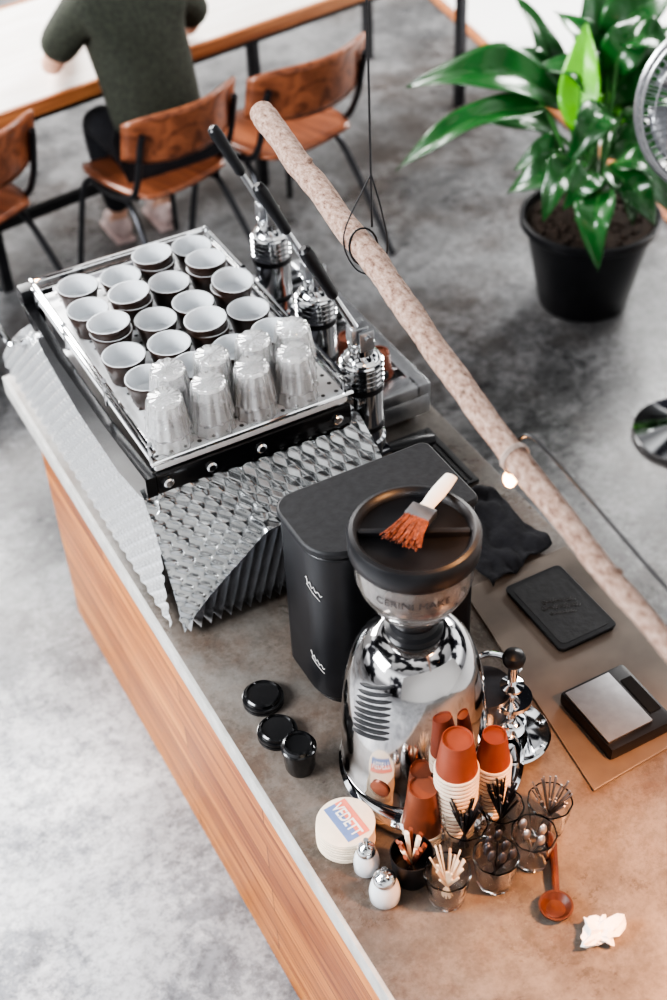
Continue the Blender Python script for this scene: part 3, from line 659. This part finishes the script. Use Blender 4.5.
# ------------------------------------------------------------------ chairs
def chair(loc,rz,label,s=1):
    c=thing('dining_chair',loc,label,'chair','wooden school chairs at the table',rz); c.scale=(s,s,s)
    b=B()
    def st(u,v):
        x=(v-.5)*.42*(1-.10*abs(u-.5)); y=-.21+.42*u
        w=1-.18*(abs(u-.5)*2)**4
        return Vector((x*w,y,.445+.018*((v-.5)*2)**2-.03*max(0,u-.8)*5*.35+.015*(1-u)))
    b.grid(st,14,12); b.make('seat',chairwood,c,solid=.012)
    b=B()
    def bk(u,v):
        s_=(u-.5)*2; x=.245*s_; 
        hh=.19*(1-.30*abs(s_)**4)
        y=-.275+.10*s_*s_-.03*(v)
        return Vector((x,y,.625+(v-.5)*hh+.085))
    b.grid(bk,18,8); b.make('backrest',chairwood,c,solid=.012)
    for sx in (-1,1):
        B().tube(cat([(sx*.17,.10,.43),(sx*.19,.17,.40),(sx*.215,.21,.2),(sx*.235,.24,.0)],5),.0115,10).make('leg',metalgrey,c)
        B().tube(cat([(sx*.17,-.04,.43),(sx*.19,-.13,.38),(sx*.215,-.25,.18),(sx*.235,-.34,.0)],5),.0115,10).make('leg',metalgrey,c)
    b=B()
    for sx in (-1,1):
        b.tube(cat([(sx*.18,.12,.425),(sx*.195,-.02,.43),(sx*.20,-.14,.47),(sx*.205,-.2,.56),(sx*.205,-.235,.68),(sx*.2,-.255,.74)],5),.0115,10)
    b.tube([(-.185,.11,.425),(.185,.11,.425)],.009,8); b.tube([(-.185,-.05,.425),(.185,-.05,.425)],.009,8)
    b.make('frame',metalgrey,c)
    return c
chair((1.575,4.50,0),radians(15),'orange plywood chair with metal legs, person seated on it',1.04)
chair((2.07,4.47,0),radians(12),'empty orange plywood chair with dark metal legs',1.12)
chair((.83,4.58,0),radians(18),'orange plywood chair with dark metal legs beside table',1.08)
# ------------------------------------------------------------------ person
pe=thing('person',(1.63,4.50,0),'person in olive t-shirt and black trousers seated at table','person')
OX=Vector((.055,0,0))
def skin(name,vs,es,mat,parent,sub=2,root=0):
    me=bpy.data.meshes.new(name); me.from_pydata([Vector(v[0])+OX-Vector(parent.location) for v in vs],es,[])
    me.materials.append(mat); o=bpy.data.objects.new(name,me); COL.objects.link(o); o.parent=parent
    o.modifiers.new('k','SKIN'); 
    if not me.skin_vertices: me.skin_vertices.new()
    for i,v in enumerate(vs):
        sv=me.skin_vertices[0].data[i]; r_=v[1]; sv.radius=(r_,r_) if isinstance(r_,(int,float)) else r_
        sv.use_root=(i==root)
    o.modifiers['k'].use_smooth_shade=True
    s_=o.modifiers.new('u','SUBSURF'); s_.levels=sub; s_.render_levels=sub
    return o
V=[((1.57,4.50,.54),(.15,.11)),((1.57,4.54,.72),(.13,.095)),((1.565,4.62,.93),(.15,.10)),((1.56,4.67,1.06),(.12,.08)),((1.56,4.71,1.14),.05),((1.56,4.75,1.21),.06),((1.56,4.78,1.29),.088),((1.56,4.79,1.36),.06),
 ((1.40,4.66,1.05),.062),((1.31,4.70,.93),.05),((1.28,4.78,.82),.043),((1.35,4.92,.80),.035),((1.42,5.03,.785),.024),((1.45,5.07,.78),(.034,.016)),
 ((1.72,4.67,1.05),.062),((1.82,4.72,.93),.05),((1.86,4.82,.82),.043),((1.80,4.96,.80),.035),((1.73,5.07,.785),.024),((1.70,5.11,.78),(.034,.016)),
 ((1.48,4.54,.53),.085),((1.455,4.88,.53),.065),((1.46,4.86,.32),.052),((1.47,4.83,.11),.034),((1.465,4.93,.04),.03),
 ((1.66,4.54,.53),.085),((1.69,4.88,.53),.065),((1.68,4.87,.32),.052),((1.66,4.84,.11),.034),((1.66,4.94,.04),.03)]
E=[(0,1),(1,2),(2,3),(3,4),(4,5),(5,6),(6,7),(3,8),(8,9),(9,10),(10,11),(11,12),(12,13),(3,14),(14,15),(15,16),(16,17),(17,18),(18,19),(0,20),(20,21),(21,22),(22,23),(23,24),(0,25),(25,26),(26,27),(27,28),(28,29)]
for hi_,w_,d_,sg in ((13,Vector((1.45,5.07,.78)),Vector((.5,.85,0)).normalized(),1),(19,Vector((1.70,5.11,.78)),Vector((-.5,.85,0)).normalized(),-1)):
    sd=Vector((d_.y,-d_.x,0))*sg
    for k,(off,L) in enumerate(((-.026,.062),(-.009,.075),(.009,.07),(.026,.055))):
        a=w_+sd*off+d_*.028; i=len(V)
        V.append((a,.009)); V.append((a+d_*L*.5+Vector((0,0,.004)),.0085)); V.append((a+d_*L+Vector((0,0,-.012)),.007))
        E+= [(hi_,i),(i,i+1),(i+1,i+2)]
    i=len(V); V.append((w_-sd*.04+d_*.005,.010)); V.append((w_-sd*.055+d_*.035,.009)); E+=[(hi_,i),(i,i+1)]
skin('body',V,E,skin_m,pe)
V2=[((1.57,4.49,.56),(.19,.13)),((1.57,4.53,.72),(.19,.13)),((1.565,4.61,.92),(.205,.135)),((1.56,4.66,1.05),(.16,.105)),((1.56,4.695,1.115),.07),((1.39,4.66,1.045),.088),((1.31,4.695,.945),.078),((1.285,4.74,.88),.072),((1.73,4.67,1.045),.088),((1.825,4.715,.945),.078),((1.85,4.76,.88),.072)]
skin('t_shirt',V2,[(0,1),(1,2),(2,3),(3,4),(3,5),(5,6),(6,7),(3,8),(8,9),(9,10)],shirt_m,pe)
V3=[((1.57,4.50,.555),(.16,.125)),((1.48,4.54,.535),.098),((1.455,4.88,.54),.078),((1.46,4.86,.32),.066),((1.47,4.83,.13),.05),((1.66,4.54,.535),.098),((1.69,4.88,.54),.078),((1.68,4.87,.32),.066),((1.66,4.84,.13),.05)]
skin('trousers',V3,[(0,1),(1,2),(2,3),(3,4),(0,5),(5,6),(6,7),(7,8)],jean_m,pe)
for x in (1.525,1.715):
    b=B(); b.ball((x,4.90,.045),.05,(.85,2.2,.85),16); b.ball((x,4.83,.07),.045,(.9,1,1.2),14); b.box(x-.042,x+.042,4.80,5.0,0,.022,bev=.01); b.make('shoe',shoe_m,pe,True,ang=60)
b=B()
def hr(u,v):
    th=u*pi*.62; ph=v*2*pi; q=.118+.006*noise.noise(Vector((u*6,cos(ph)*4,sin(ph)*4)))
    return Vector((1.615+q*.88*sin(th)*cos(ph),4.775+q*1.0*sin(th)*sin(ph)-.012,1.305+q*1.12*cos(th)))
b.grid(hr,14,28); b.make('hair',hair_m,pe,True,solid=.01,ang=80)
b=B(); b.ball((1.615,4.875,1.28),.014,(.8,1.2,1.3),10); b.make('nose',skin_m,pe,True)
for x in (1.517,1.713): B().ball((x,4.785,1.285),.022,(.4,.8,1.2),10).make('ear',skin_m,pe,True)
for x in (1.585,1.645): B().ball((x,4.862,1.305),.011).make('eye',white,pe,True)
# ------------------------------------------------------------------ lights
def area(name,loc,tgt,size,power,col,sy=None):
    l=bpy.data.lights.new(name,'AREA'); l.energy=power; l.color=col; l.size=size
    if sy: l.shape='RECTANGLE'; l.size_y=sy
    o=bpy.data.objects.new(name,l); COL.objects.link(o); o.location=loc
    o.rotation_euler=(Vector(tgt)-Vector(loc)).to_track_quat('-Z','Y').to_euler(); return o
area('window_light',(-2.4,2.4,2.8),(.2,2.0,.2),2.2,265,(.94,.97,1),1.4)
area('back_window_light',(.2,7.6,3.4),(1.2,5.2,.6),3.0,430,(1,.98,.96),1.6)
area('side_window_light',(6.0,5.0,3.2),(3.8,4.6,.2),2.2,250,(1,.99,.97),1.6)
def point(name,loc,p,col,r=.03):
    l=bpy.data.lights.new(name,'POINT'); l.energy=p; l.color=col; l.shadow_soft_size=r
    o=bpy.data.objects.new(name,l); COL.objects.link(o); o.location=loc
point('bulb_light',(1.0,1.36,1.49),3,(1,.5,.22),.03)
l=bpy.data.lights.new('warm_spot','SPOT'); l.energy=360; l.color=(1,.43,.18); l.spot_size=radians(46); l.spot_blend=1; l.shadow_soft_size=.08
o=bpy.data.objects.new('warm_spot',l); COL.objects.link(o); o.location=(1.5,.45,2.1); o.rotation_euler=(Vector((1.10,.90,.72))-Vector((1.5,.45,2.1))).to_track_quat('-Z','Y').to_euler()
w=bpy.data.worlds.new('world'); scene.world=w; w.use_nodes=True; nt=w.node_tree; bg=nt.nodes['Background']
tc=nt.nodes.new('ShaderNodeTexCoord'); sep=nt.nodes.new('ShaderNodeSeparateXYZ'); nt.links.new(tc.outputs['Generated'],sep.inputs[0])
rz=ramp(nt,sep.outputs[2],[(.0,(.25,.25,.26)),(.12,(1.3,1.32,1.35)),(.42,(1.0,1.02,1.05)),(.5,(.28,.28,.29)),(.8,(.5,.5,.5)),(1,(1.1,1.1,1.1))])
nz=nt.nodes.new('ShaderNodeTexNoise'); nz.inputs['Scale'].default_value=2.6; nt.links.new(tc.outputs['Generated'],nz.inputs['Vector'])
rn=ramp(nt,nz.outputs['Fac'],[(.47,(.04,.04,.05)),(.53,(1.7,1.7,1.7))])
mx=N(nt,'ShaderNodeMix',data_type='RGBA',blend_type='MULTIPLY'); mx.inputs[0].default_value=1; nt.links.new(rz.outputs[0],mx.inputs[6]); nt.links.new(rn.outputs[0],mx.inputs[7])
nt.links.new(mx.outputs[2],bg.inputs['Color']); bg.inputs['Strength'].default_value=.82
# ------------------------------------------------------------------ camera
cam=bpy.data.cameras.new('camera'); co=bpy.data.objects.new('camera',cam); COL.objects.link(co)
Mr=Matrix(((0.87700,0.34579,-0.33362),(-0.47895,0.57347,-0.66463),(-0.03851,0.74267,0.66855)))
co.matrix_world=Matrix.Translation((0,0,3.0))@Mr.to_4x4()
cam.sensor_fit='VERTICAL'; cam.sensor_height=36; cam.lens=50; cam.clip_start=.05
cam.dof.use_dof=True; cam.dof.focus_distance=2.75; cam.dof.aperture_fstop=2.2
scene.camera=co
